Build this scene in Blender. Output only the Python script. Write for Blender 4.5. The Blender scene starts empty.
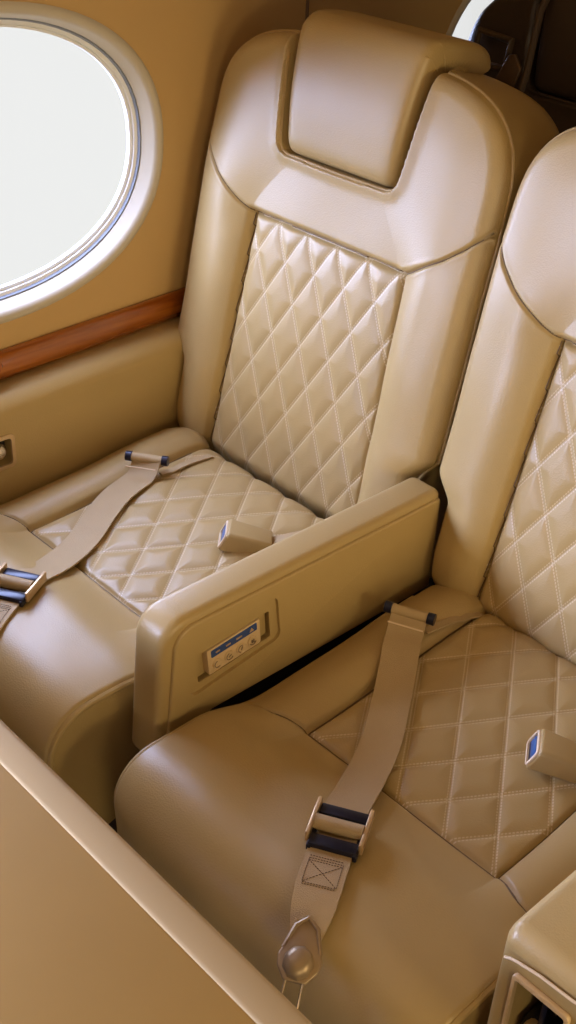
import bpy, bmesh, math, random
import numpy as np
from mathutils import Vector, Matrix
random.seed(4); rng = np.random.default_rng(4)
SC = bpy.context.scene
COL = SC.collection
PI = math.pi
TH = math.radians(11.386)          # recline of the backrests
ST, CT = math.sin(TH), math.cos(TH)
W = 0.62                            # distance between the two seats

# ------------------------------------------------------------------ materials
def mat(name, col, rough=.5, metal=0., spec=.5, noise=0., nscale=8., bump=0., bscale=300., coat=0.):
    m = bpy.data.materials.new(name); m.use_nodes = True
    nt = m.node_tree; N = nt.nodes; L = nt.links
    b = N['Principled BSDF']
    b.inputs['Base Color'].default_value = (*col, 1); b.inputs['Roughness'].default_value = rough
    b.inputs['Metallic'].default_value = metal; b.inputs['Specular IOR Level'].default_value = spec
    b.inputs['Coat Weight'].default_value = coat
    tc = N.new('ShaderNodeTexCoord')
    if noise:
        n = N.new('ShaderNodeTexNoise'); n.inputs['Scale'].default_value = nscale; n.inputs['Detail'].default_value = 4
        L.new(tc.outputs['Object'], n.inputs['Vector'])
        mx = N.new('ShaderNodeMix'); mx.data_type = 'RGBA'
        mx.inputs['A'].default_value = (*[c*(1-noise) for c in col], 1)
        mx.inputs['B'].default_value = (*[min(1, c*(1+noise)) for c in col], 1)
        L.new(n.outputs['Fac'], mx.inputs['Factor']); L.new(mx.outputs['Result'], b.inputs['Base Color'])
    if bump:
        v = N.new('ShaderNodeTexVoronoi'); v.inputs['Scale'].default_value = bscale
        L.new(tc.outputs['Object'], v.inputs['Vector'])
        n2 = N.new('ShaderNodeTexNoise'); n2.inputs['Scale'].default_value = 14
        L.new(tc.outputs['Object'], n2.inputs['Vector'])
        ad = N.new('ShaderNodeMath'); ad.operation = 'MULTIPLY_ADD'; ad.inputs[1].default_value = 2.2
        L.new(n2.outputs['Fac'], ad.inputs[0]); L.new(v.outputs['Distance'], ad.inputs[2])
        bp = N.new('ShaderNodeBump'); bp.inputs['Strength'].default_value = bump; bp.inputs['Distance'].default_value = .002
        L.new(ad.outputs[0], bp.inputs['Height']); L.new(bp.outputs['Normal'], b.inputs['Normal'])
    return m

LEA = (.42, .288, .112)
M = {}
M['leather'] = mat('tan_leather', LEA, .40, noise=.05, nscale=6, bump=.10, bscale=420)
M['piping'] = mat('tan_piping', LEA, .40, noise=.04)
M['trim'] = mat('tan_trim_plastic', (.60, .42, .22), .38, noise=.03)
M['webbing'] = mat('tan_webbing', (.44, .31, .15), .62, noise=.05, nscale=40, bump=.25, bscale=900)
M['thread'] = mat('brown_thread', (.17, .11, .06), .7)
M['seam'] = mat('brown_seam_crease', (.14, .085, .035), .7)  # dark tubes paint the shaded crease along the seams
M['palethread'] = mat('pale_thread', (.74, .58, .38), .6)
M['black'] = mat('black_metal', (.012, .013, .03), .28, metal=.3)
M['navy'] = mat('navy_plastic', (.03, .07, .22), .22, coat=.4)
M['blue'] = mat('blue_latch', (.03, .10, .27), .3)
M['gold'] = mat('champagne_metal', (.62, .44, .24), .3, metal=.55)
M['bronze'] = mat('bronze_metal', (.32, .22, .12), .42, metal=.45)
M['chrome'] = mat('satin_chrome', (.7, .62, .5), .22, metal=.9)
M['table'] = mat('tan_table_laminate', (.41, .265, .09), .6, spec=.2, noise=.10, nscale=5)
M['rim'] = mat('tan_table_edging', (.40, .285, .14), .65, spec=.2, noise=.03)
M['wall'] = mat('ochre_wall_panel', (.52, .325, .12), .6, noise=.04, nscale=5)
M['reveal'] = mat('cream_window_surround', (.52, .45, .34), .5)
M['white'] = mat('white_window_frame', (.80, .80, .80), .4)
M['gasket'] = mat('grey_gap_shade', (.20, .22, .27), .5)  # bluish grey stands for the shadow gap round the window frame
M['dark'] = mat('recess_shade', (.02, .014, .012), .6)  # near-black: the shade of gaps and recesses put into the colour
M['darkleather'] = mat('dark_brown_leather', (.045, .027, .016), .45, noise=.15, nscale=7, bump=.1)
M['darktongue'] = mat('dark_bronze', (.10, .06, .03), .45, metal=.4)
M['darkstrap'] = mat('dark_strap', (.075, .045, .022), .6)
M['carpet'] = mat('dark_carpet', (.03, .025, .03), .95, noise=.3, nscale=200)
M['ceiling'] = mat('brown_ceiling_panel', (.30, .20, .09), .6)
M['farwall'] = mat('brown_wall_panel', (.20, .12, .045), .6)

def wood():
    m = mat('cherry_wood', (.30, .075, .012), .2, coat=1.)
    nt = m.node_tree; N = nt.nodes; L = nt.links; b = N['Principled BSDF']
    tc = N.new('ShaderNodeTexCoord'); mp = N.new('ShaderNodeMapping'); mp.inputs['Scale'].default_value = (22, 1.4, 22)
    n = N.new('ShaderNodeTexNoise'); n.inputs['Scale'].default_value = 3; n.inputs['Detail'].default_value = 6; n.inputs['Distortion'].default_value = .6
    L.new(tc.outputs['Object'], mp.inputs['Vector']); L.new(mp.outputs['Vector'], n.inputs['Vector'])
    r = N.new('ShaderNodeValToRGB'); r.color_ramp.elements[0].position = .25; r.color_ramp.elements[1].position = .8
    r.color_ramp.elements[0].color = (.17, .032, .004, 1); r.color_ramp.elements[1].color = (.42, .125, .010, 1)
    L.new(n.outputs['Fac'], r.inputs['Fac']); L.new(r.outputs['Color'], b.inputs['Base Color'])
    return m
M['wood'] = wood()

def glass():
    m = bpy.data.materials.new('window_glass'); m.use_nodes = True
    nt = m.node_tree; N = nt.nodes; L = nt.links; N.remove(N['Principled BSDF'])
    t = N.new('ShaderNodeBsdfTransparent'); t.inputs['Color'].default_value = (.97, .98, .98, 1)
    g = N.new('ShaderNodeBsdfGlossy'); g.inputs['Roughness'].default_value = .02
    f = N.new('ShaderNodeFresnel'); f.inputs['IOR'].default_value = 1.2
    mx = N.new('ShaderNodeMixShader'); L.new(f.outputs[0], mx.inputs[0]); L.new(t.outputs[0], mx.inputs[1]); L.new(g.outputs[0], mx.inputs[2])
    L.new(mx.outputs[0], N['Material Output'].inputs['Surface'])
    return m
M['glass'] = glass()

def quilt_mat(name, a2, b2, x0, y0):
    """leather whose diamond seams carry a row of pale stitches; UV holds metres"""
    m = mat(name, LEA, .40, noise=.04, nscale=6, bump=.10, bscale=420)
    nt = m.node_tree; N = nt.nodes; L = nt.links; b = N['Principled BSDF']
    uv = N.new('ShaderNodeUVMap'); uv.uv_map = 'metres'
    sp = N.new('ShaderNodeSeparateXYZ'); L.new(uv.outputs[0], sp.inputs[0])
    def mth(op, a, bb=None, c=None):
        n = N.new('ShaderNodeMath'); n.operation = op
        for i, v in enumerate((a, bb, c)):
            if v is None: continue
            if isinstance(v, (int, float)): n.inputs[i].default_value = v
            else: L.new(v, n.inputs[i])
        return n.outputs[0]
    X = mth('DIVIDE', mth('SUBTRACT', sp.outputs[0], x0), a2); Y = mth('DIVIDE', mth('SUBTRACT', sp.outputs[1], y0), b2)
    p = mth('ADD', X, Y); q = mth('SUBTRACT', X, Y)
    ln = 1/math.hypot(1/a2, 1/b2)
    def near(t): return mth('MULTIPLY', mth('ABSOLUTE', mth('SUBTRACT', mth('FRACT', mth('ADD', t, .5)), .5)), ln)
    def row(t, along):
        n = near(t)
        inl = mth('MULTIPLY', mth('GREATER_THAN', n, .0013), mth('LESS_THAN', n, .0030))
        dash = mth('LESS_THAN', mth('FRACT', mth('MULTIPLY', along, 1/.0048*math.hypot(a2, b2)/2)), .66)
        return mth('MULTIPLY', inl, dash)
    s = mth('MAXIMUM', row(p, q), row(q, p))
    src = b.inputs['Base Color'].links[0].from_socket
    mx = N.new('ShaderNodeMix'); mx.data_type = 'RGBA'; L.new(mth('MULTIPLY', s, .45), mx.inputs['Factor']); L.new(src, mx.inputs['A'])
    mx.inputs['B'].default_value = (.80, .66, .46, 1)
    L.new(mx.outputs['Result'], b.inputs['Base Color'])
    return m
QB = (.0668, .119, .022, .443)      # back quilting: diamond width, height, one crossing
QS = (.0765, .1075, .005, -.154)    # seat quilting
M['quiltback'] = quilt_mat('quilted_leather_back', *QB)
M['quiltseat'] = quilt_mat('quilted_leather_seat', *QS)

# ------------------------------------------------------------------ helpers
def obj(name, me, m, parent=None, loc=(0, 0, 0), smooth=True, angle=40):
    if isinstance(me, bmesh.types.BMesh):
        bm = me; me = bpy.data.meshes.new(name); bmesh.ops.recalc_face_normals(bm, faces=bm.faces[:]); bm.to_mesh(me); bm.free()
    for mm in (m if isinstance(m, (list, tuple)) else [m]): me.materials.append(mm)
    o = bpy.data.objects.new(name, me); COL.objects.link(o)
    if smooth:
        me.polygons.foreach_set('use_smooth', [True]*len(me.polygons))
        if angle: me.set_sharp_from_angle(angle=math.radians(angle))
    if parent: o.parent = parent
    o.location = loc
    return o
def tag(o, label, cat, group=None):
    o['label'] = label; o['category'] = cat
    if group: o['group'] = group
    return o
def thing(name, label, cat, loc=(0, 0, 0), group=None):
    o = bpy.data.objects.new(name, None); COL.objects.link(o); o.location = loc; o.empty_display_size = .05
    return tag(o, label, cat, group)
def struct(o): o['kind'] = 'structure'; return o
def copy_tree(o, parent=None):
    c = o.copy(); COL.objects.link(c)
    if parent: c.parent = parent
    for ch in list(o.children): copy_tree(ch, c)
    return c
def prism(poly, a, b, axis='x', bev=0., seg=4, bm=None):
    """polygon extruded along an axis from a to b, every edge rounded"""
    own = bmesh.new()
    def P(p, t):
        return {'x': (t, p[0], p[1]), 'y': (p[0], t, p[1]), 'z': (p[0], p[1], t)}[axis]
    v0 = [own.verts.new(P(p, a)) for p in poly]; v1 = [own.verts.new(P(p, b)) for p in poly]
    n = len(poly)
    own.faces.new(v0); own.faces.new(v1[::-1])
    for i in range(n): own.faces.new((v0[i], v0[(i+1) % n], v1[(i+1) % n], v1[i]))
    bmesh.ops.recalc_face_normals(own, faces=own.faces[:])
    if bev:
        es = [e for e in own.edges if len(e.link_faces) == 2 and e.calc_face_angle(0) > math.radians(25)]
        bmesh.ops.bevel(own, geom=es, offset=bev, segments=seg, profile=.5, affect='EDGES', clamp_overlap=True)
    if bm is None: return own
    me = bpy.data.meshes.new('t'); own.to_mesh(me); own.free(); bm.from_mesh(me); bpy.data.meshes.remove(me)
    return bm
def box(x0, x1, y0, y1, z0, z1, bev=0., seg=3, bm=None):
    return prism([(y0, z0), (y1, z0), (y1, z1), (y0, z1)], x0, x1, 'x', bev, seg, bm)
def rrect(w, h, r, n=6):
    out = []
    for cx, cy, a0 in ((w/2-r, h/2-r, 0), (-w/2+r, h/2-r, 90), (-w/2+r, -h/2+r, 180), (w/2-r, -h/2+r, 270)):
        for k in range(n+1):
            a = math.radians(a0+90*k/n); out.append((cx+r*math.cos(a), cy+r*math.sin(a)))
    return out
def xform(bm, mt): bmesh.ops.transform(bm, matrix=mt, verts=bm.verts[:]); return bm
def tube(pts, r, seg=8, closed=False, bm=None):
    bm = bm or bmesh.new(); pts = [Vector(p) for p in pts]; n = len(pts); rings = []
    up = None
    for i, p in enumerate(pts):
        t = (pts[(i+1) % n]-pts[i-1]) if closed else (pts[min(i+1, n-1)]-pts[max(i-1, 0)])
        t.normalize()
        if up is None: up = t.orthogonal().normalized()
        up = (up-t*up.dot(t)).normalized(); s = t.cross(up)
        rings.append([bm.verts.new(p+r*(math.cos(2*PI*k/seg)*up+math.sin(2*PI*k/seg)*s)) for k in range(seg)])
    for i in range(n if closed else n-1):
        a, b = rings[i], rings[(i+1) % n]
        for k in range(seg): bm.faces.new((a[k], a[(k+1) % seg], b[(k+1) % seg], b[k]))
    if not closed: bm.faces.new(rings[0][::-1]); bm.faces.new(rings[-1])
    return bm
def lathe(prof, seg=32, bm=None):
    """profile of (radius, height) turned around z"""
    bm = bm or bmesh.new(); rings = []
    for r, z in prof: rings.append([bm.verts.new((r*math.cos(2*PI*k/seg), r*math.sin(2*PI*k/seg), z)) for k in range(seg)])
    for a, b in zip(rings, rings[1:]):
        for k in range(seg): bm.faces.new((a[k], a[(k+1) % seg], b[(k+1) % seg], b[k]))
    bm.faces.new(rings[0][::-1]); bm.faces.new(rings[-1])
    return bm
def cut(o, cutters):
    """boolean difference, applied"""
    tmp = []
    for c in cutters:
        me = bpy.data.meshes.new('c'); bmesh.ops.recalc_face_normals(c, faces=c.faces[:]); c.to_mesh(me); c.free()
        co = bpy.data.objects.new('c', me); COL.objects.link(co); tmp.append(co)
        if o.parent: co.location = o.parent.location
        md = o.modifiers.new('b', 'BOOLEAN'); md.operation = 'DIFFERENCE'; md.solver = 'EXACT'; md.object = co
    dg = bpy.context.evaluated_depsgraph_get(); dg.update()
    me = bpy.data.meshes.new_from_object(o.evaluated_get(dg)); me.name = o.name
    o.modifiers.clear(); o.data = me
    me.polygons.foreach_set('use_smooth', [True]*len(me.polygons)); me.set_sharp_from_angle(angle=math.radians(35))
    for co in tmp: bpy.data.objects.remove(co, do_unlink=True)
    return o
def smooth_path(pts, n):
    P = np.array(pts, float); out = []
    K = len(P)
    for i in range(K-1):
        p0, p1, p2, p3 = P[max(i-1, 0)], P[i], P[i+1], P[min(i+2, K-1)]
        for u in np.linspace(0, 1, n, endpoint=False): out.append(.5*(2*p1+(p2-p0)*u+(2*p0-5*p1+4*p2-p3)*u*u+(3*p1-p0-3*p2+p3)*u**3))
    out.append(P[-1]); return out
def sst(a, b, x): t = np.clip((x-a)/(b-a), 0, 1); return t*t*(3-2*t)
def segdist(px, py, pts, closed=False):
    d = np.full(px.shape, 1e9); k = len(pts)
    for i in range(k if closed else k-1):
        ax, ay = pts[i]; bx, by = pts[(i+1) % k]; dx, dy = bx-ax, by-ay; l2 = dx*dx+dy*dy+1e-12
        t = np.clip(((px-ax)*dx+(py-ay)*dy)/l2, 0, 1)
        d = np.minimum(d, np.hypot(px-ax-t*dx, py-ay-t*dy))
    return d
def inside(px, py, pts):
    r = np.zeros(px.shape, bool); k = len(pts)
    for i in range(k):
        ax, ay = pts[i]; bx, by = pts[(i+1) % k]
        c = ((ay > py) != (by > py)); r ^= c & (px < (bx-ax)*(py-ay)/((by-ay) if by != ay else 1e-12)+ax)
    return r
def quilt(x, y, a2, b2, x0, y0, amp):
    X = (x-x0)/a2; Y = (y-y0)/b2; ln = 1/math.hypot(1/a2, 1/b2)
    dm = np.minimum(np.abs((X+Y+.5) % 1-.5), np.abs((X-Y+.5) % 1-.5))*ln
    t = np.clip(dm/.021, 0, 1)
    return amp*(1-(1-t)**1.9)
def grid_parts(Pos, labels, specs, uvs, parent):
    """split one smooth grid surface into the panels it is sewn from; each panel keeps the normals of the whole"""
    ni, nj = Pos.shape[:2]
    du = np.gradient(Pos, axis=0); dv = np.gradient(Pos, axis=1); nr = np.cross(du, dv)
    nr /= np.linalg.norm(nr, axis=2, keepdims=True)+1e-12
    idx = np.arange(ni*nj).reshape(ni, nj)
    Q = np.stack([idx[:-1, :-1], idx[1:, :-1], idx[1:, 1:], idx[:-1, 1:]], -1).reshape(-1, 4)
    lab = labels.reshape(-1); P = Pos.reshape(-1, 3); Nn = nr.reshape(-1, 3); UV = uvs.reshape(-1, 2)
    out = {}
    for key, (name, m) in specs.items():
        q = Q[lab == key]
        if not len(q): continue
        used, inv = np.unique(q, return_inverse=True); inv = inv.reshape(-1, 4)
        me = bpy.data.meshes.new(name); me.from_pydata(P[used].tolist(), [], inv.tolist())
        ul = me.uv_layers.new(name='metres'); ul.data.foreach_set('uv', UV[used][inv.reshape(-1)].astype(np.float32).reshape(-1))
        me.polygons.foreach_set('use_smooth', [True]*len(me.polygons))
        me.normals_split_custom_set_from_vertices(Nn[used].tolist())
        out[key] = obj(name, me, m, parent, smooth=False)
    return out

# ------------------------------------------------------------------ backrest
def BK(x, v, n): return (x, ST*v-CT*n, .45+CT*v+ST*n)      # backrest plane -> seat space (x across, v up, n out)
AW = .304
def vtop(x): return .53+.20*np.maximum(1-np.abs(x/AW)**4, 0)**(1/3.5)
def notch_poly():
    pts = [(-.150, .80), (-.1475, .70)]
    c = [(-.131, .575), (-.128, .562), (-.120, .552), (-.106, .548)]
    return pts+c+[(0, .5465)]+[(-a, b) for a, b in c[::-1]]+[(.1475, .70), (.150, .80)]
def quilt_half(v): return .1835-.0145*np.clip(v/.44, 0, 1)
SEAM = [(.171, .443), (.190, .452), (.212, .466), (.245, .487), (.275, .512), (.306, .546)]

def make_backrest(seat, leather, quiltm, piping, fine=True):
    ni, nj = (400, 360) if fine else (90, 90)
    s = np.linspace(-1, 1, ni); xs = AW*(.45*s+.55*np.sin(PI/2*s))
    VB = -.05
    t = np.linspace(0, 1, nj)
    X = np.repeat(xs[:, None], nj, 1); V = VB+t[None, :]*(vtop(xs)[:, None]-VB)
    tx = AW*np.sin(np.linspace(-PI/2, PI/2, 161)); outline = [(-AW, VB-.2)]+[(float(a), float(vtop(a))) for a in tx]+[(AW, VB-.2)]
    d = segdist(X, V, outline)
    aX = np.abs(X); hw = quilt_half(V)
    # bolsters either side of the quilted panel, running up into the padded shoulders
    inq = (aX < hw) & (V < .443)
    k_ = sst(.43, .62, V)
    r0 = hw*(1-k_)+.06*k_-.004; r1 = (hw+.062)*(1-k_)+.245*k_
    t_ = np.clip((aX-r0)/(r1-r0), 0, 1); kc = sst(.37, .48, V); ramp = (1-(1-t_)**2.3)*(1-kc)+sst(-.25, 1, t_)*kc
    ycen = .012*sst(-.002, .012, V-np.where(aX > .171, np.interp(aX, [a for a, b in SEAM], [b for a, b in SEAM]), .443))*(1-.3*sst(.52, .73, V))
    n = (.029-.009*k_)*ramp*sst(-.06, .08, V)+ycen*(1-ramp)
    ta = np.clip((aX-hw)/(AW-hw), 0, 1)
    n -= np.where(aX > hw, .011*(1-.6*k_)*np.maximum((ta-.42)/.58, 0)**2, 0)
    dfr = np.minimum(hw-aX, .443-V)
    n = np.where(inq, -.004+quilt(X, V, *QB, .0035)*sst(0, .012, dfr)+.004*sst(.0, .03, dfr), n)
    # seams
    qe = [(-.169, .443), (.169, .443)]
    dq = np.abs(aX-hw)*np.where(V < .447, 1, 1e3)
    dq = np.minimum(dq, segdist(X, V, qe))
    ds = np.minimum(segdist(X, V, SEAM), segdist(X, V, [(-a, b) for a, b in SEAM]))
    n -= .034*(1-sst(-.035, .035, V))
    n -= .007*np.exp(-(dq/.0045)**2)+.0050*np.exp(-(ds/.0022)**2)
    n += .0006*np.exp(-((ds-.006)/.004)**2)
    # soft leather unevenness
    n += .0011*np.sin(X*23+V*9)*np.sin(V*31-X*7)*(~inq)
    # rounded rim
    r = .024; dd = np.minimum(d, r); n += -(r-np.sqrt(np.maximum(r*r-(r-dd)**2, 0)))-.005*np.clip(1-d/.09, 0, 1)**2
    # notch for the headrest
    npoly = notch_poly(); ins = inside(X, V, npoly); dn = segdist(X, V, npoly)
    n = np.where(ins, n-.048*sst(0, .010, dn), n-.0*dn); n += np.where(~ins, .004*np.exp(-(dn/.012)**2), 0)
    sq = 1-.25*(1-sst(.150, .195, V))          # the sides step in between the armrests
    XP = np.sign(X)*np.where(aX > hw, hw+(aX-hw)*sq, aX)
    Pos = np.stack(BK(XP, V, n), -1)
    cx = (X[:-1, :-1]+X[1:, 1:])/2; cv = (V[:-1, :-1]+V[1:, 1:])/2
    sv = np.interp(np.abs(cx), [a for a, b in SEAM], [b for a, b in SEAM])
    lab = np.where(np.abs(cx) < quilt_half(cv), np.where(cv < .443, 0, 3), np.where(cv < sv, np.where(cx < 0, 1, 2), 3))
    grid_parts(Pos, lab, {0: ('quilted_back_panel', quiltm), 1: ('side_bolster', leather), 2: ('side_bolster', leather), 3: ('upper_back_panel', leather)}, np.stack([X, V], -1), seat)
    def on(x, v):
        fi = float(np.interp(x, xs, np.arange(ni))); i0 = min(int(fi), ni-2); f_ = fi-i0
        return BK(x, v, float((1-f_)*np.interp(v, V[i0], n[i0])+f_*np.interp(v, V[i0+1], n[i0+1]))+.0003)
    if fine:
        sm = np.array(smooth_path([(a, b) for a, b in SEAM[:-1]]+[(.294, .531)], 8))
        for sg in (-1, 1): obj('shoulder_seam', tube([on(sg*a, b) for a, b in sm], .0011, 6), M['seam'], seat)
        for sg in (-1, 1): obj('panel_seam', tube([on(sg*float(quilt_half(b)), float(b)) for b in np.linspace(.02, .440, 90)], .0012, 6), M['seam'], seat)
        obj('panel_seam', tube([on(float(a), .443) for a in np.linspace(-.168, .168, 90)], .0011, 6), M['seam'], seat)
    # shell: sides, top and rear
    bm = bmesh.new()
    st_ = max(nj//24, 1)
    loop = [(float(XP[0, j]), float(V[0, j]), float(n[0, j])) for j in range(0, nj-1, st_)]
    ti = sorted(set(range(0, ni, max(ni//80, 1))) | {0, ni-1})
    loop += [(float(XP[i, -1]), float(V[i, -1]), float(n[i, -1])) for i in ti]
    loop += [(float(XP[-1, j]), float(V[-1, j]), float(n[-1, j])) for j in list(range(0, nj-1, st_))[::-1]]
    rings = []
    e0 = [0, -.008, -.08, -.12, -.144, -.154, -.159]; off = [0, .0004, .0008, .0004, -.004, -.012, -.026]
    for q_, (e, of) in enumerate(zip(e0, off)):
        ring = []
        for i, (a, b, c) in enumerate(loop):
            p0 = loop[max(i-1, 0)]; p1 = loop[min(i+1, len(loop)-1)]
            tx_, ty_ = p1[0]-p0[0], p1[1]-p0[1]; l = math.hypot(tx_, ty_)
            ring.append(bm.verts.new(BK(a-ty_/l*of, b+tx_/l*of, c+e if q_ < 2 else e)))
        rings.append(ring)
    for A, B in zip(rings, rings[1:]):
        for i in range(len(loop)-1): bm.faces.new((A[i], A[i+1], B[i+1], B[i]))
    bm.faces.new(rings[-1])
    obj('backrest_shell', bm, leather, seat, angle=50)
    # piping round the front edge and round the headrest notch
    pts = [BK(a, b, c-.001) for a, b, c in loop]
    obj('piping', tube(pts, .0032, 8), piping, seat)
    np_ = notch_poly(); dense = []
    for (a, b), (c, e) in zip(np_[1:-1], np_[2:-1]):
        for k in range(10): dense.append((a+(c-a)*k/10, b+(e-b)*k/10))
    dense.append(np_[-2])
    dense = [(a, min(b, .70)) for a, b in dense]
    def nn(a, b):
        i = int(np.argmin(np.abs(xs-a))); j = int(np.argmin(np.abs(V[i]-b))); i2 = min(max(i+(3 if a > 0 else -3), 0), ni-1)
        return float(n[i2, max(j-4, 0)])
    obj('headrest_piping', tube([BK(a, b, .002+.5*nn(a, b)) for a, b in dense], .0038, 8), piping, seat)

def make_headrest(seat, leather, piping):
    prof = [(.010, .556), (.022, .60), (.026, .66), (.023, .72), (.017, .747), (.003, .762), (-.018, .7675), (-.06, .7705), (-.105, .769), (-.128, .761), (-.136, .748), (-.130, .738), (-.06, .738), (-.042, .730), (-.040, .70), (-.040, .62), (-.034, .560)]
    ss = [-1, -.985, -.95, -.88, -.75, -.5, -.25, 0, .25, .5, .75, .88, .95, .985, 1]
    bm = bmesh.new(); cn = (-.02, .70); rings = []
    pm = []                     # resampled smooth profile
    K = len(prof)
    for i in range(K):
        p0, p1, p2, p3 = [prof[(i+j) % K] for j in (-1, 0, 1, 2)]
        for u in np.linspace(0, 1, 5)[:-1]:
            pm.append(tuple(.5*((2*p1[c])+(-p0[c]+p2[c])*u+(2*p0[c]-5*p1[c]+4*p2[c]-p3[c])*u*u+(-p0[c]+3*p1[c]-3*p2[c]+p3[c])*u**3) for c in (0, 1)))
    for sx in ss:
        a = abs(sx); ins_ = .020*(1-math.sqrt(max(0, 1-max(0, (a-.86)/.14)**2)))
        ring = []
        for (nn_, v) in pm:
            half = .1155+.0155*min(max((v-.556)/.19, 0), 1)+.004*min(max(-nn_/.13, 0), 1)
            # pull the profile inwards near the ends for a rounded edge
            if nn_ > -.03 or v < .73:
                n2 = max(nn_-ins_, -.038) if nn_ > -.01 else nn_
            else: n2 = nn_
            v2 = v-ins_*.8 if v > .745 else (v+ins_*.5 if v < .57 else v)
            if nn_ < -.11: n2 = nn_+ins_*.7
            ring.append(bm.verts.new(BK(sx*half, v2, n2)))
        rings.append(ring)
    for A, B in zip(rings, rings[1:]):
        for i in range(len(pm)): bm.faces.new((A[i], A[(i+1) % len(pm)], B[(i+1) % len(pm)], B[i]))
    bm.faces.new(rings[0]); bm.faces.new(rings[-1][::-1])
    h = obj('headrest', bm, leather, seat, angle=70)
    sub = h.modifiers.new('s', 'SUBSURF'); sub.levels = sub.render_levels = 1
    return h

# ------------------------------------------------------------------ seat cushion
CW = .256; YQ = -.363
def cushion_profile(n=420):
    """points (y, z) from the back over the top and down the front"""
    pts = [(.022, .395), (.021, .42), (.018, .446), (.011, .463), (-.002, .473)]
    for y in np.linspace(-.018, -.36, 60): pts.append((float(y), .452+.025*float(sst(-.36, .0, np.array(y)*1.0))))
    for y in np.linspace(-.37, -.545, 40):
        pts.append((float(y), .452+.026*float(sst(-.36, -.48, np.array(y)*1.0))))
    r = .073; cy, cz = -.542, .405
    for a in np.linspace(84, 0, 40): pts.append((cy-r*math.cos(math.radians(a)), cz+r*math.sin(math.radians(a))))
    for z in np.linspace(.395, .20, 16): pts.append((cy-r+.10*(.395-z)**1.3, float(z)))
    p = np.array(pts); l = np.r_[0, np.cumsum(np.hypot(*np.diff(p, axis=0).T))]
    u = np.linspace(0, l[-1], n)
    return np.interp(u, l, p[:, 0]), np.interp(u, l, p[:, 1]), u
def make_cushion(seat, leather, quiltm, piping):
    ni, nj = 300, 420
    cy, cz, u = cushion_profile(nj)
    ty = np.gradient(cy); tz = np.gradient(cz); l = np.hypot(ty, tz); ny, nz = tz/l, -ty/l     # outward normal
    ker = np.ones(9)/9
    ny = np.convolve(np.pad(ny, 4, 'edge'), ker, 'valid'); nz = np.convolve(np.pad(nz, 4, 'edge'), ker, 'valid')
    s = np.linspace(-1, 1, ni); xs = CW*(.7*s+.3*np.sin(PI/2*s))
    X = np.repeat(xs[:, None], nj, 1); Y = np.repeat(cy[None], ni, 0); U = np.repeat(u[None], ni, 0)
    aX = np.abs(X); hq = .160+.012*sst(YQ, 0, Y)*0
    U = U-.036; inq = (aX < hq) & (Y > YQ) & (U < .42)
    h = np.zeros_like(X)
    side = .016*np.sin(PI*np.clip((aX-hq)/(CW-hq), 0, 1)**.8)
    front = .010*(1-(aX/CW)**2)*sst(.42, .52, U)*(1-sst(.72, .85, U))
    dfr = np.minimum(hq-aX, Y-YQ)
    h = np.where(inq, quilt(X, Y, *QS, .0042)*sst(0, .022, dfr)-.002, side*(1-sst(.40, .50, U))+front)
    dseam = np.minimum(segdist(X, Y, [(-.160, YQ), (.160, YQ)]), np.minimum(segdist(X, Y, [(-.16, .1), (-.16, YQ)]), segdist(X, Y, [(.16, .1), (.16, YQ)])))
    dseam = np.where(U < .50, dseam, 1)
    ddiag = np.where(U < .56, np.minimum(segdist(X, Y, [(.16, YQ), (.205, -.386), (.27, -.392)]), segdist(X, Y, [(-.16, YQ), (-.205, -.386), (-.27, -.392)])), 1)
    h -= .007*np.exp(-(dseam/.0036)**2)+.0055*np.exp(-(ddiag/.0024)**2)
    # soft wrinkles in the leather of the front roll
    h += (~inq)*.0016*np.sin(X*17+U*11)*np.sin(U*24-X*9)
    h += (~inq)*.0010*np.sin(X*41-U*30)*sst(.45, .6, U)
    de = CW-aX; r = .007; dd = np.minimum(de, r); h -= (r-np.sqrt(np.maximum(r*r-(r-dd)**2, 0)))+.004*np.clip(1-de/.06, 0, 1)**2
    Pos = np.stack([X, Y+ny[None]*h, cz[None]+nz[None]*h], -1)
    cxm = (X[:-1, :-1]+X[1:, 1:])/2; cym = (Y[:-1, :-1]+Y[1:, 1:])/2; um = (U[:-1, :-1]+U[1:, 1:])/2
    ax = np.abs(cxm); line = np.interp(ax, [.16, .205, .27], [YQ, -.386, -.392])
    lab = np.where((ax < .16) & (cym > YQ) & (um < .45), 0, np.where((ax >= .16) & (cym > line) & (um < .5), np.where(cxm < 0, 1, 2), 3))
    grid_parts(Pos, lab, {0: ('quilted_seat_panel', quiltm), 1: ('seat_side_panel', leather), 2: ('seat_side_panel', leather), 3: ('seat_front_roll', leather)}, np.stack([X, Y], -1), seat)
    kf = int(np.argmin(cy))
    def on(x, y):
        fi = float(np.interp(x, xs, np.arange(ni))); i0 = min(int(fi), ni-2); f_ = fi-i0
        zs = [float(np.interp(-y, -Pos[i, 8:kf, 1], Pos[i, 8:kf, 2])) for i in (i0, i0+1)]
        return (x, y, (1-f_)*zs[0]+f_*zs[1]+.0003)
    obj('seat_seam', tube([on(float(a), YQ) for a in np.linspace(-.159, .159, 90)], .0012, 6), M['seam'], seat)
    for sg in (-1, 1):
        obj('seat_seam', tube([on(sg*.16, float(b)) for b in np.linspace(-.03, YQ, 90)], .0012, 6), M['seam'], seat)
        obj('seat_seam', tube([on(sg*float(a), float(b)) for a, b in smooth_path([(.161, YQ), (.183, -.377), (.205, -.386), (.246, -.390)], 10)], .0012, 6), M['seam'], seat)
    # side gussets and underside
    st = list(range(0, nj, 6))+[nj-1]
    eL = [Pos[0, j] for j in st]; eR = [Pos[-1, j] for j in st]
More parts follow.
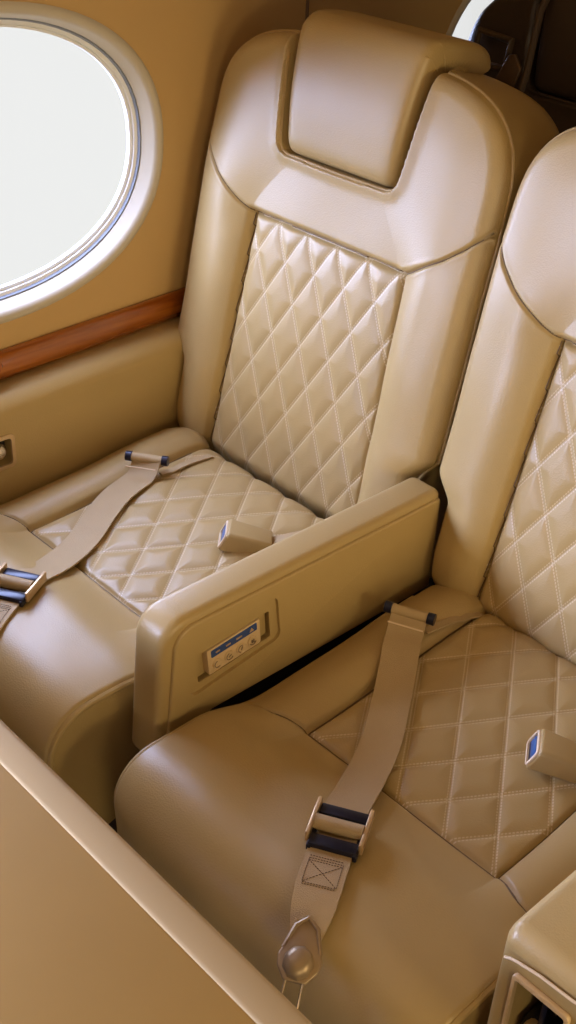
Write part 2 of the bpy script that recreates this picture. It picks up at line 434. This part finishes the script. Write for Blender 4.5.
    for E, sg in ((eL, -1), (eR, 1)):
        bm = bmesh.new()
        v = [bm.verts.new(p) for p in E]
        cen = np.array([0, -.28, .33]); w = []
        for p in E: w.append(bm.verts.new((p[0]+sg*.002, p[1]+(cen[1]-p[1])*.10, p[2]+(cen[2]-p[2])*.12)))
        for i in range(len(v)-1): bm.faces.new((v[i], v[i+1], w[i+1], w[i]))
        bm.faces.new(w)
        obj('seat_side_gusset', bm, leather, seat, angle=40)
    for P_ in (Pos[0], Pos[-1]):
        obj('seat_piping', tube([p for p in P_[60::4]], .0046, 8), piping, seat)
    return Pos, xs, cy

def make_seat(label):
    seat = thing('passenger_chair', label, 'seat', (0, 0, 0), 'quilted tan cabin seats')
    make_backrest(seat, M['leather'], M['quiltback'], M['piping'])
    make_headrest(seat, M['leather'], M['piping'])
    g = make_cushion(seat, M['leather'], M['quiltseat'], M['piping'])
    b = box(-.25, .25, -.52, .06, .10, .325, .02)
    box(-.20, .20, -.44, .02, .0, .11, .01, bm=b)
    obj('seat_base', b, M['darkleather'], seat)
    return seat, g
seat1, (CP, CXS, CYS) = make_seat('quilted tan leather seat beside the round window, its whole headrest in view')
CZY = CP[len(CXS)//2, :, 1]; CZZ = CP[:, :, 2]
seat2 = copy_tree(seat1); seat2.location = (W, 0, 0)
for st_, dy, dz in ((seat1, -.022, .006), (seat2, .004, -.003)):
    for ch in st_.children:
        if ch.name.startswith(('quilted_seat', 'seat_front', 'seat_side', 'seat_piping', 'seat_seam')): ch.location = (0, dy, dz)
seat2['label'] = 'shaded quilted tan leather seat right of the button-panel armrest, its backrest cut off'
def top_z(x, y):
    """height of the cushion at seat coordinates x, y"""
    i = int(np.argmin(np.abs(CXS-x))); ys = CP[i, :, 1]; zs = CP[i, :, 2]
    k = int(np.argmin(ys)); k = max(k, 5)
    return float(np.interp(-y, -ys[:k], zs[:k]))

# ------------------------------------------------------------------ armrest with the control panel
def arm_poly(y0, y1, z0, z1, r, lean=.012, foot=None):
    p = [(y1, z0), (y1, z1), ]
    for k in range(9):
        a = math.radians(90+90*k/8); p.append((y0+lean+r+r*math.cos(a), z1-r+r*math.sin(a)))
    p += [(y0, z0)] if foot is None else [(y0, foot), (y0+.05, foot), (y0+.075, z0)]
    return p
XA0, XA1 = .279, .341
arm = thing('armrest', 'tan leather armrest with a button panel standing between the two seats', 'armrest', ((XA0+XA1)/2, -.25, .30))
AL = Vector(arm.location)
def acoord(bm): return xform(bm, Matrix.Translation(-AL))
body = obj('armrest_body', acoord(prism(arm_poly(-.520, .022, .437, .617, .040, foot=.39), XA0, XA1-.002, 'x', .013, 5)), M['leather'], arm, angle=50)
pan = obj('side_panel', acoord(prism(arm_poly(-.502, .014, .444, .605, .034, foot=.42), XA1-.012, XA1+.003, 'x', .0035, 3)), M['leather'], arm, angle=50)
obj('shadow_gap_support', acoord(box(.290, .318, -.47, .03, .26, .47, .004, 2)), M['dark'], arm)  # dark block painted as the shadow gap below the armrest
PT = math.radians(8)
def pm(cy, cz, ang=PT):      # frame lying on the arm's side face: local x -> along the arm, y -> up, z -> out
    R = Matrix(((0, 0, 1), (math.cos(ang), -math.sin(ang), 0), (math.sin(ang), math.cos(ang), 0))).to_4x4()
    return Matrix.Translation(Vector((XA1+.003, cy, cz))-AL) @ R
A1 = pm(-.389, .534); A2 = pm(-.386, .529, math.radians(6))
cutrec = [xform(prism(rrect(.160, .077, .012), -.0075, .02, 'z'), A1), xform(prism(rrect(.128, .047, .004), -.0145, .02, 'z'), A2)]
cutrec2 = [xform(prism(rrect(.128, .047, .004), -.030, .02, 'z'), A2)]
cut(pan, cutrec); cut(body, cutrec2)
cp = obj('control_panel', xform(prism(rrect(.092, .0425, .003), -.028, -.0035, 'z', .0012, 2), A2), M['trim'], arm)
obj('panel_slot_shade', xform(prism(rrect(.126, .045, .003), -.0295, -.0275, 'z'), A2), M['dark'], arm)  # dark plate paints the shade at the slot ends
bez = bmesh.new(); prism(rrect(.112, .0465, .004), -.0044, -.0034, 'z', bm=bez)
dsp = obj('display', xform(prism(rrect(.080, .0125, .002), -.0042, -.0026, 'z', .0004, 1), A2 @ Matrix.Translation((0, .0125, 0))), M['navy'], cp)
marks = bmesh.new()
for k, (xx, wd) in enumerate(((-.029, .007), (-.011, .008), (.008, .010))):
    xform(prism(rrect(wd, .0026, .0006, 2), -.001, -.0006, 'z', bm=None), Matrix()) .free()
    prism([(a+xx, b+.0125) for a, b in rrect(wd, .0026, .0006, 2)], -.0028, -.0022, 'z', bm=marks)
prism([(.026, .0095), (.034, .0095), (.030, .0160)], -.0028, -.0022, 'z', bm=marks)
obj('display_marks', xform(marks, A2), M['gold'], dsp)
for k in range(4):
    xx = -.0315+.0205*k
    b = lathe([(.0078, -.0040), (.0078, -.0020), (.0070, -.0010), (.0056, -.0010), (.0050, -.0018), (.0, -.0018001)], 28)
    bo = obj('button', xform(b, A2 @ Matrix.Translation((xx, -.0075, 0))), M['trim'], cp)
    ic = bmesh.new()
    a0 = (100, 100, 60, 200)[k]; a1 = (300, 330, 250, 340)[k]
    tube([(xx+.0055*math.cos(math.radians(a)), -.0075+.0055*math.sin(math.radians(a)), -.0008) for a in np.linspace(a0, a1, 12)], .0006, 6, bm=ic)
    if k == 3: tube([(xx-.002, -.0095, -.001), (xx+.002, -.0055, -.001)], .0013, 6, bm=ic); tube([(xx-.002, -.0055, -.001), (xx+.002, -.0095, -.001)], .0013, 6, bm=ic)
    if k == 1: tube([(xx-.002, -.0085, -.0012), (xx+.003, -.0065, -.0012)], .0007, 6, bm=ic)
    if k == 2: tube([(xx, -.010, -.0012), (xx+.002, -.005, -.0012)], .0007, 6, bm=ic)
    obj('button_icon', xform(ic, A2), M['thread'], bo)
bez.free()

# ------------------------------------------------------------------ wide armrest in the lower right corner
con = thing('console_armrest', 'wide tan armrest with an open pocket in its front, right of the shaded seat', 'armrest', (.955, -.25, .30))
CL = Vector(con.location)
cb = obj('armrest_body', xform(prism(arm_poly(-.540, -.012, .30, .622, .022, .004), .899, 1.01, 'x', .014, 5), Matrix.Translation(-CL)), M['leather'], con, angle=50)
cut(cb, [xform(box(.924, .985, -.60, -.47, .40, .578, .004, 2), Matrix.Translation(-CL))])
obj('pocket_shade', xform(box(.9245, .9845, -.476, -.471, .401, .577), Matrix.Translation(-CL)), M['dark'], con)  # dark plate paints the shade inside the pocket
fr = prism([(a+.9545, b+.489) for a, b in rrect(.066, .183, .006)], -.5425, -.536, 'y', .002, 2)
fro = obj('pocket_frame', xform(fr, Matrix.Translation(-CL)), M['trim'], con)
cut(fro, [xform(box(.926, .983, -.60, -.47, .404, .575, .003, 2), Matrix.Translation(-CL))])
hk = box(.945, .952, -.515, -.480, .44, .573, .002, 2); box(.928, .981, -.52, -.475, .405, .500, .01, 3, bm=hk)
obj('pocket_latch', xform(hk, Matrix.Translation(-CL)), M['black'], con)
obj('pocket_pull', xform(box(.934, .950, -.530, -.505, .478, .500, .006, 3), Matrix.Translation(-CL)), M['gold'], con)
obj('top_stitching', xform(tube([(.910, -.5415, .592), (.916, -.5425, .597), (.925, -.5425, .600), (.95, -.541, .603), (.985, -.5405, .604), (1.0, -.538, .604)], .0016, 6), Matrix.Translation(-CL)), M['palethread'], con)

# ------------------------------------------------------------------ upholstered ledge, wood rail
ledge = thing('side_ledge', 'long tan padded ledge below the wood rail along the window wall', 'armrest', (-.295, -.6, .20))
LL = Vector(ledge.location)
lp = [(-.334, .22), (-.264, .22), (-.264, .60)]+[(-.264-.030+.030*math.cos(math.radians(a)), .618+.030*math.sin(math.radians(a))) for a in range(0, 91, 10)]+[(-.334, .650)]
lb = obj('ledge_body', xform(prism(lp, -1.45, .050, 'y', .003, 2), Matrix.Translation(-LL)), M['leather'], ledge, angle=50)
for v in lb.data.vertices: v.co.z += (v.co.y-.60)*.045 if v.co.z > .3 else 0
cut(lb, [xform(box(-.290, -.20, -.396, -.346, .517, .568, .006, 3), Matrix.Translation(-LL))])
f = prism([(a-.371, b+.5425) for a, b in rrect(.062, .062, .010)], -.2645, -.2605, 'x', .0015, 2)
fo = obj('latch_frame', xform(f, Matrix.Translation(-LL)), M['gold'], ledge)
cut(fo, [xform(box(-.30, -.20, -.395, -.347, .5185, .5665, .006, 3), Matrix.Translation(-LL))])
obj('latch_shade', xform(box(-.2895, -.285, -.3955, -.3465, .5175, .5675), Matrix.Translation(-LL)), M['dark'], ledge)  # dark plate paints the shade in the latch opening
kn = lathe([(.012, 0), (.015, .004), (.015, .014), (.012, .019), (.007, .021), (.0, .0211)], 24)
xform(kn, Matrix.Translation(Vector((-.285, -.366, .540))-LL) @ Matrix.Rotation(PI/2, 4, 'Y'))
obj('latch_knob', kn, M['chrome'], ledge)

wr = [(-.3345, .647)]+[(-.333+.020*math.cos(math.radians(a)), .672+.026*math.sin(math.radians(a))) for a in range(-80, 81, 10)]+[(-.3345, .6975)]
rail = obj('wood_rail', xform(prism(wr, -1.45, .10, 'y', .002, 2), Matrix.Translation((.32, .6, -.65))), M['wood'], None, (-.32, -.6, .65), angle=50)
for v in rail.data.vertices: v.co.z += (v.co.y-.62)*.036
tag(rail, 'polished reddish cherry wood rail running below the round window', 'rail')
pull = obj('finger_pull', xform(lathe([(.018, 0), (.018, .004), (.014, .008), (.0, .0081)], 24), Matrix.Translation((.0085, .258, .020)) @ Matrix.Rotation(PI/2, 4, 'Y') @ Matrix.Diagonal((.7, 1, 1, 1))), M['wood'], rail)

# ------------------------------------------------------------------ lap belts
BELTW = .052
def ribbon(path, width, thick, bm=None, taper=None):
    """flat strap along a path; its width stays level"""
    bm = bm or bmesh.new(); P = [Vector(p) for p in path]; n = len(P); rings = []
    for i, p in enumerate(P):
        t = (P[min(i+1, n-1)]-P[max(i-1, 0)]).normalized()
        s = Vector((t.y, -t.x, 0)); s = s.normalized() if s.length > 1e-6 else Vector((1, 0, 0))
        up = s.cross(t).normalized()
        if up.z < 0: up = -up
        w = width*(taper[i] if taper else 1)
        ring = []
        for k in range(9):
            f_ = k/8-.5; ring.append(bm.verts.new(p+s*(f_*w)+up*(thick/2)))
        for k in range(8, -1, -1):
            f_ = k/8-.5; ring.append(bm.verts.new(p+s*(f_*w)-up*(thick/2)))
        rings.append(ring)
    for a, b in zip(rings, rings[1:]):
        for k in range(18): bm.faces.new((a[k], a[(k+1) % 18], b[(k+1) % 18], b[k]))
    bm.faces.new(rings[0][::-1]); bm.faces.new(rings[-1])
    return bm
def make_belt(label, keys, bang):
    """seat coordinates, laid over the left half of the cushion"""
    root = thing('lap_belt', label, 'seat belt', (-.1, -.3, .45), 'tan lap belts')
    T = Matrix.Translation(-Vector(root.location))
    def add(name, bm, m, par=None): return obj(name, xform(bm, T), m, par or root)
    path = []
    sp = smooth_path(keys, 6)
    for i, (x, y) in enumerate(sp):
        zz = max(top_z(x+dx, y+dy) for dx in (-.02, 0, .02) for dy in (-.012, 0, .012))+.0045
        path.append([float(x), float(y), zz])
    z = np.array([p[2] for p in path]); z = np.convolve(np.pad(z, 2, 'edge'), np.ones(5)/5, 'valid')
    z[:5] += np.array([.020, .016, .011, .006, .002])
    for p, q in zip(path, z): p[2] = float(q)
    web = add('webbing', ribbon(path, BELTW, .0028), M['webbing'])
    p0 = Vector(path[0]); s0 = Vector((math.cos(bang), math.sin(bang), 0))
    if s0.x < 0: s0 = -s0
    # anchor loop and its black bar
    add('belt_loop', tube([p0-s0*(BELTW/2), p0+s0*(BELTW/2)], .0075, 12), M['webbing'])
    bar = tube([p0-s0*.037, p0-s0*.0265], .0088, 14); tube([p0+s0*.0265, p0+s0*.037], .0088, 14, bm=bar); tube([p0-s0*.03, p0+s0*.03], .004, 10, bm=bar)
    add('anchor_bar', bar, M['black'])
    ti = tube([p0-s0*.026+Vector((.013, -.024, -.004)), p0+s0*.026+Vector((.013, -.024, -.004))], .0012, 6)
    add('loop_stitching', ti, M['palethread'])
    sp_ = []
    for k in range(12):
        x, y = p0.x+.022+.0016*k, p0.y+.012+(.012-p0.y-.012)*k/11
        sp_.append((x, y, top_z(x, min(y, -.02))+.004-(.02*max(0, y+.01)/.02 if y > -.01 else 0)))
    add('anchor_strap', ribbon(sp_, .012, .003), M['webbing'])
    # slider buckle
    bc = Vector((.018, -.484, top_z(.018, -.484)+.010)); ax = Vector((.5, -.866, 0)); sx = Vector((.866, .5, 0))
    F = Matrix(((sx.x, ax.x, 0, bc.x), (sx.y, ax.y, 0, bc.y), (0, 0, 1, bc.z), (0, 0, 0, 1)))
    def badd(name, bm, m, par=None): return add(name, xform(bm, F), m, par)
    fr_ = bmesh.new()
    box(-.029, .029, -.033, -.017, -.006, .004, .002, 2, bm=fr_); box(-.029, .029, .015, .032, -.006, .004, .002, 2, bm=fr_)
    box(-.030, -.024, -.033, .034, -.008, .002, .002, 2, bm=fr_); box(.024, .030, -.033, .034, -.008, .002, .002, 2, bm=fr_)
    bk = badd('slider_buckle', fr_, M['black'])
    for sg in (-1, 1): badd('side_plate', box(sg*.0315-.0026, sg*.0315+.0026, -.035, .024, -.005, .011, .0016, 2), M['gold'], bk)
    rl = tube([(-.0285, -.001, .004), (.0285, -.001, .004)], .0095, 16); badd('roller', rl, M['webbing'], bk)
    # lower strap with its sewn box
    k2 = [(.020, -.492), (.037, -.520), (.056, -.551), (.079, -.587), (.102, -.622)]
    sp2 = smooth_path(k2, 6); path2 = []
    for i, (x, y) in enumerate(sp2):
        if y < -.572: path2.append([float(x), float(y), path2[-1][2]-.0022]); continue
        zz = max(top_z(x+dx, y+dy) for dx in (-.02, 0, .02) for dy in (-.012, .01))+.004
        path2.append([float(x), float(y), zz])
    z = np.array([p[2] for p in path2]); z = np.convolve(np.pad(z, 3, 'edge'), np.ones(7)/7, 'valid')
    for p, q in zip(path2, z): p[2] = float(q)
    tp = [1]*14+[.98, .96, .94, .90, .85, .78, .70, .62, .54, .46, .42]
    tp = tp[:len(path2)] if len(tp) >= len(path2) else tp+[tp[-1]]*(len(path2)-len(tp))
    add('lower_webbing', ribbon(path2, BELTW, .0034, taper=tp), M['webbing'])
    P2 = [Vector(p) for p in path2]
    def on(u, w):
        """point on the lower strap: u along in path steps, w across in metres"""
        i = min(int(u), len(P2)-2); p = P2[i].lerp(P2[i+1], u-i); t = (P2[i+1]-P2[i]).normalized(); s = Vector((t.y, -t.x, 0)).normalized()
        if s.x < 0: s = -s
        n_ = s.cross(t); n_ = n_ if n_.z > 0 else -n_
        return p+s*w+n_*.0022
    st = bmesh.new()
    def dash(a, b, n):
        for k in range(n):
            u0, u1 = k/n, (k+.62)/n
            tube([on(a[0]+(b[0]-a[0])*u0, a[1]+(b[1]-a[1])*u0), on(a[0]+(b[0]-a[0])*u1, a[1]+(b[1]-a[1])*u1)], .00045, 5, bm=st)
    U0, U1, w0 = 7.6, 12.6, .0195
    for uu in (U0-1.2, U0-.55, U0, U1, U1+.35): dash((uu, -w0), (uu, w0), 12)
    dash((U0-.55, -w0), (U1, -w0), 12); dash((U0-.55, w0), (U1, w0), 12)
    dash((U0, -w0), (U1, w0), 13); dash((U0, w0), (U1, -w0), 13)
    add('sewn_box', st, M['thread'])
    # metal end fitting
    e = Vector(path2[-1]); t = (P2[-1]-P2[-3]).normalized(); s = Vector((t.y, -t.x, 0)).normalized(); s = s if s.x > 0 else -s
    up = s.cross(t).normalized(); up = up if up.z > 0 else -up
    G = Matrix(((s.x, t.x, up.x, e.x), (s.y, t.y, up.y, e.y), (s.z, t.z, up.z, e.z), (0, 0, 0, 1)))
    def gadd(name, bm, m, par=None): return add(name, xform(bm, G), m, par)
    pl = prism([(-.007, -.040), (.007, -.040), (.013, -.030), (.024, .004), (.022, .016), (.012, .030), (-.012, .030), (-.022, .016), (-.024, .004), (-.013, -.030)], .002, .008, 'z', .002, 3)
    ft = gadd('end_fitting', pl, M['bronze'])
    kn_ = lathe([(.0160, .004), (.0168, .010), (.0155, .016), (.0120, .0200), (.007, .0220), (.0, .0225)], 9)
    xform(kn_, Matrix.Translation((0, .011, 0)) @ Matrix.Diagonal((1, 1.1, 1, 1)))
    gadd('fitting_knob', kn_, M['bronze'], ft)
    gadd('fitting_bar', tube([(-.020, -.004, .006), (-.012, -.030, .008), (0, -.040, .009), (.012, -.030, .008), (.020, -.004, .006)], .0026, 8), M['bronze'], ft)
    hk_ = [(-.009, .020, .006), (-.0095, .05, .004), (-.0095, .085, -.004), (-.006, .10, -.007), (.006, .10, -.007), (.0095, .085, -.004), (.0095, .05, .004), (.009, .020, .006)]
    gadd('wire_link', tube(smooth_path(hk_, 4), .0016, 6), M['chrome'], ft)
    return root
belt2 = make_belt('tan lap belt on the shaded seat, with sewn cross box and metal end fitting', [(-.195, -.130), (-.178, -.160), (-.146, -.205), (-.110, -.257), (-.070, -.319), (-.011, -.436), (.010, -.475)], .42)
belt1 = make_belt('tan lap belt on the window seat, slider buckle above the table edge', [(-.146, -.120), (-.136, -.148), (-.124, -.200), (-.100, -.250), (-.066, -.305), (-.008, -.424), (.012, -.466)], .62)
belt2.location.x += W
belt1.location.x -= .008; belt1.location.y -= .034; belt1.location.z += .005
belt2.location.z -= .001

# ------------------------------------------------------------------ buckle halves lying on the seats
def make_receiver(label):
    bx_, by_ = .104, -.168
    root = thing('belt_buckle', label, 'buckle', (bx_, by_, .457), 'leather covered belt buckles')
    ang = math.radians(34); T = Matrix.Translation((0, 0, .008)) @ Matrix.Rotation(ang, 4, 'Z') @ Matrix.Rotation(math.radians(13), 4, 'Y') @ Matrix(((1, 0, .22, 0), (0, 1, 0, 0), (0, 0, 1, 0), (0, 0, 0, 1)))
    c = prism(rrect(.050, .036, .007, 5), -.036, .036, 'x', .004, 3)
    for v in c.verts:
        k = (v.co.x+.036)/.072; v.co.y *= 1.0-.14*k*k; v.co.z *= 1.0-.10*k
    xform(c, T @ Matrix.Translation((0, 0, .0195)))
    cv = obj('buckle_cover', c, M['leather'], root)
    cut(cv, [xform(prism(rrect(.038, .021, .004), -.045, -.024, 'x'), T @ Matrix.Translation((0, 0, .0195)))])
    lip = prism(rrect(.047, .029, .007), -.0385, -.0350, 'x', .001, 2); xform(lip, T @ Matrix.Translation((0, 0, .0195)))
    lo = obj('buckle_lip', lip, M['palethread'], root); cut(lo, [xform(prism(rrect(.039, .022, .004), -.045, -.024, 'x'), T @ Matrix.Translation((0, 0, .0195)))])
    obj('release_latch', xform(prism(rrect(.034, .012, .003), -.0375, -.024, 'x', .001, 2), T @ Matrix.Translation((0, 0, .0205))), M['blue'], root)
    obj('latch_slot', xform(prism(rrect(.036, .006, .002), -.036, -.024, 'x'), T @ Matrix.Translation((0, 0, .0105))), M['black'], root)
    pts = []
    for x, y in ((.136, -.154), (.16, -.135), (.19, -.105), (.22, -.07), (.245, -.035)):
        pts.append((x-bx_, y-by_, max(top_z(x+dx, y+dy) for dx in (-.015, 0, .015) for dy in (-.015, .015))+.0055-.457))
    obj('buckle_strap', ribbon(smooth_path(pts, 5), .036, .003), M['webbing'], root)
    return root
rec1 = make_receiver('tan leather covered buckle lying on the window seat beside the armrest')
rec2 = copy_tree(rec1); rec2.location.x += W-.004; rec2.location.y -= .012
rec1.rotation_euler.z = math.radians(11)
rec2['label'] = 'tan leather covered buckle with a blue latch, lying on the shaded seat'

# ------------------------------------------------------------------ table
tab = thing('cabin_table', 'tan cabin table with a paler rounded edge in front of the seats', 'table', (.45, -1.15, 0))
TL = Vector(tab.location)
obj('table_top', xform(box(-.24, 1.16, -1.50, -.816, .672, .6995, .003, 2), Matrix.Translation(-TL)), M['table'], tab)
rim = prism([(-.817, .668), (-.785, .668), (-.781, .674), (-.781, .694), (-.783, .6985), (-.787, .7005), (-.813, .7012), (-.817, .7002)], -.24, 1.16, 'x', .0015, 2)
obj('edge_band', xform(rim, Matrix.Translation(-TL)), M['rim'], tab)
leg = prism(rrect(.10, .50, .03), 0, .675, 'z', .01, 2); xform(leg, Matrix.Translation((-.17-TL.x, -1.16-TL.y, 0)))
obj('table_pedestal', leg, M['trim'], tab)
obj('table_bracket', xform(box(-.235, 1.12, -1.40, -.95, .640, .673, .008, 2), Matrix.Translation(-TL)), M['trim'], tab)

# ------------------------------------------------------------------ dark seat of the next row, with its harness
rear = thing('passenger_chair', 'dark brown leather seat in the next row behind', 'seat', (-.026, .665, 0))
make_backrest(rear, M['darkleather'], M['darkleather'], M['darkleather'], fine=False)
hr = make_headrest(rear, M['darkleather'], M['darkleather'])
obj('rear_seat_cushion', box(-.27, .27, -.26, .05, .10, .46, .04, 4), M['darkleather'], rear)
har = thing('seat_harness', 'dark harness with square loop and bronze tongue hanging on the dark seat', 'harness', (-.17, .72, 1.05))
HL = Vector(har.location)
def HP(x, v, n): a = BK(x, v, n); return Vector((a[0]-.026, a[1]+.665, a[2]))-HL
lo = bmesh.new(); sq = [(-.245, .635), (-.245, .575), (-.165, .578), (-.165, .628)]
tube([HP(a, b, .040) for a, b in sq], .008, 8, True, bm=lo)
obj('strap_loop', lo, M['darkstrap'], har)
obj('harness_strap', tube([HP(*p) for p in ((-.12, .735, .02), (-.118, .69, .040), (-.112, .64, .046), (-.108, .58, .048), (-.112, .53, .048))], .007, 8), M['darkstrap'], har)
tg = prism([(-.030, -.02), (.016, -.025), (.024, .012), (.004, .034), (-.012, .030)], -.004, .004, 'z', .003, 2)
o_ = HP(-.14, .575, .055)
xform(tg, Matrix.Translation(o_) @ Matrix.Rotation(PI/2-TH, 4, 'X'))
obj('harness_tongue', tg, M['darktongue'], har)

# ------------------------------------------------------------------ cabin shell
XW = -.335
def wall_profile():
    p = [(XW, 0), (XW, 1.26)]
    for k in range(1, 13):
        a = PI/2*k/12; p.append((XW+.62*(1-math.cos(a)), 1.26+.66*math.sin(a)))
    return p
wp = wall_profile()
wpo = [(a-.07 if b < 1.3 else a-.05, b+(.06 if b > 1.5 else 0)) for a, b in wp]
Y0, Y1 = -3.6, 2.6
wall = struct(obj('wall_left', prism(wp+wpo[::-1], Y0, Y1, 'y'), M['wall'], angle=30))
WC = [(-3.03, .972), (-1.68, .972), (-.325, .972), (1.062, .972)]; WA, WB = .340, .231
def ell(cy, cz, a, b, n=72, p=2.25):
    out = []
    for k in range(n):
        t = 2*PI*k/n; c, s = math.cos(t), math.sin(t)
        out.append((cy+a*math.copysign(abs(c)**(2/p), c), cz+b*math.copysign(abs(s)**(2/p), s)))
    return out
cut(wall, [prism(ell(cy, cz, WA, WB), -.6, -.2, 'x') for cy, cz in WC])
def ring_loft(rings):
    bm = bmesh.new(); R_ = [[bm.verts.new(p) for p in r] for r in rings]; n = len(R_[0])
    for a, b in zip(R_, R_[1:]):
        for k in range(n): bm.faces.new((a[k], a[(k+1) % n], b[(k+1) % n], b[k]))
    return bm
for i, (cy, cz) in enumerate(WC):
    def er(x, d): return [(x, a, b) for a, b in ell(cy, cz, WA-d, WB-d)]
    rev = obj('window_%d' % (i+1), ring_loft([er(XW-.06, -.002), er(XW+.0015, -.012), er(XW+.005, -.008), er(XW+.006, -.003), er(XW+.004, .003), er(XW-.002, .007), er(XW-.020, .012), er(XW-.023, .014), er(XW-.045, .015)]), M['reveal'], angle=50)
    struct(rev)
    obj('window_gasket', ring_loft([er(XW-.045, .010), er(XW-.025, .0125), er(XW-.025, .0165), er(XW-.030, .018), er(XW-.045, .018)]), M['gasket'], rev)  # ring coloured as the shadow gap between surround and frame
    obj('window_frame', ring_loft([er(XW-.045, .015), er(XW-.031, .0165), er(XW-.030, .018), er(XW-.032, .023), er(XW-.037, .0245), er(XW-.037, .0250), er(XW-.035, .0256), er(XW-.037, .029), er(XW-.045, .029)]), M['white'], rev)
    pb = bmesh.new(); pb.faces.new([pb.verts.new(p) for p in er(XW-.041, .027)])
    obj('window_pane', pb, M['glass'], rev, smooth=False)
seam = struct(obj('trim_1', tube([(XW, .345, .0), (XW, .345, 1.26)]+[(a, .345, b) for a, b in wp[2:]], .0035, 6), M['thread']))
fl = struct(obj('floor', box(-.45, 2.25, Y0, Y1, -.05, 0), M['carpet'], smooth=False))
mx_ = 2*.95
wr_p = [(mx_-a, b) for a, b in wp]; wr_o = [(mx_-a, b) for a, b in wpo]
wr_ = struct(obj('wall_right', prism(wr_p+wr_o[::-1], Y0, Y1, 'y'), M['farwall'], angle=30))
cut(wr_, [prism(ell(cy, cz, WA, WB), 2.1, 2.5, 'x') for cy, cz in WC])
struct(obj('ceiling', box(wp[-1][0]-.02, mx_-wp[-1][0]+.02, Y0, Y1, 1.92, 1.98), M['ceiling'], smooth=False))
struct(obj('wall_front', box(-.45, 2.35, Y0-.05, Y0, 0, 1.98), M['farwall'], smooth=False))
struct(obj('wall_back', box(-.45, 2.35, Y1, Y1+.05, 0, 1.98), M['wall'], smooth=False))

# ------------------------------------------------------------------ light
w = bpy.data.worlds.new('sky'); SC.world = w; w.use_nodes = True
bg = w.node_tree.nodes['Background']; bg.inputs['Color'].default_value = (1.0, 1.0, .99, 1); bg.inputs['Strength'].default_value = .88
sd = bpy.data.lights.new('bright_sky', 'SUN'); sd.energy = 35.5; sd.angle = math.radians(96); sd.color = (.50, .60, 1.0)
so = bpy.data.objects.new('bright_sky', sd); COL.objects.link(so)
so.rotation_euler = Vector((.73, .20, -.50)).to_track_quat('-Z', 'Y').to_euler()
def area(name, loc, rot, sx, sy, power, col):
    l = bpy.data.lights.new(name, 'AREA'); l.shape = 'RECTANGLE'; l.size = sx; l.size_y = sy; l.energy = power; l.color = col
    o = bpy.data.objects.new(name, l); COL.objects.link(o); o.location = loc; o.rotation_euler = rot
    return o
# daylight behind the windows ahead of the seats (outside the picture)
for cy, pw in ((-1.68, 165), (-3.03, 35)):
    area('daylight', (XW-.12, cy, .99), (0, -PI/2, 0), .46, .62, pw, (.54, .63, 1.0))
# added unseen fill lights: cool strip near the windows, warm one over the aisle
area('ceiling_fill', (.0, -1.1, 1.74), (0, math.radians(-8), 0), .12, 2.4, .8, (.85, .88, 1.0))
area('ceiling_fill', (.95, -.9, 1.90), (0, 0, 0), .16, 2.4, 1.6, (1.0, .55, .12))
# low warm daylight through the windows across the aisle
for cy in (-1.68, -.325):
    area('daylight', (mx_-XW+.12, cy, .99), (0, PI/2, 0), .46, .62, 14, (1.0, .80, .44))

# ------------------------------------------------------------------ camera
cd = bpy.data.cameras.new('camera'); cam = bpy.data.objects.new('camera', cd); COL.objects.link(cam)
yaw, pit, rol = [math.radians(a) for a in (45.3776, 32.9318, 3.1452)]
fwd = Vector((-math.sin(yaw)*math.cos(pit), math.cos(yaw)*math.cos(pit), -math.sin(pit)))
rt = Vector((math.cos(yaw), math.sin(yaw), 0)); up = rt.cross(fwd)
R_ = rt*math.cos(rol)+up*math.sin(rol); U_ = -rt*math.sin(rol)+up*math.cos(rol)
cam.matrix_world = Matrix(((R_.x, U_.x, -fwd.x, 1.284), (R_.y, U_.y, -fwd.y, -1.2316), (R_.z, U_.z, -fwd.z, 1.5668), (0, 0, 0, 1)))
cd.sensor_fit = 'VERTICAL'; cd.sensor_height = 36; cd.lens = 1223.89/1024*36; cd.clip_start = .02
SC.camera = cam
SC.view_settings.view_transform = 'Standard'; SC.view_settings.look = 'None'; SC.view_settings.gamma = 1; SC.view_settings.use_curve_mapping = False
SC.view_settings.exposure = 0
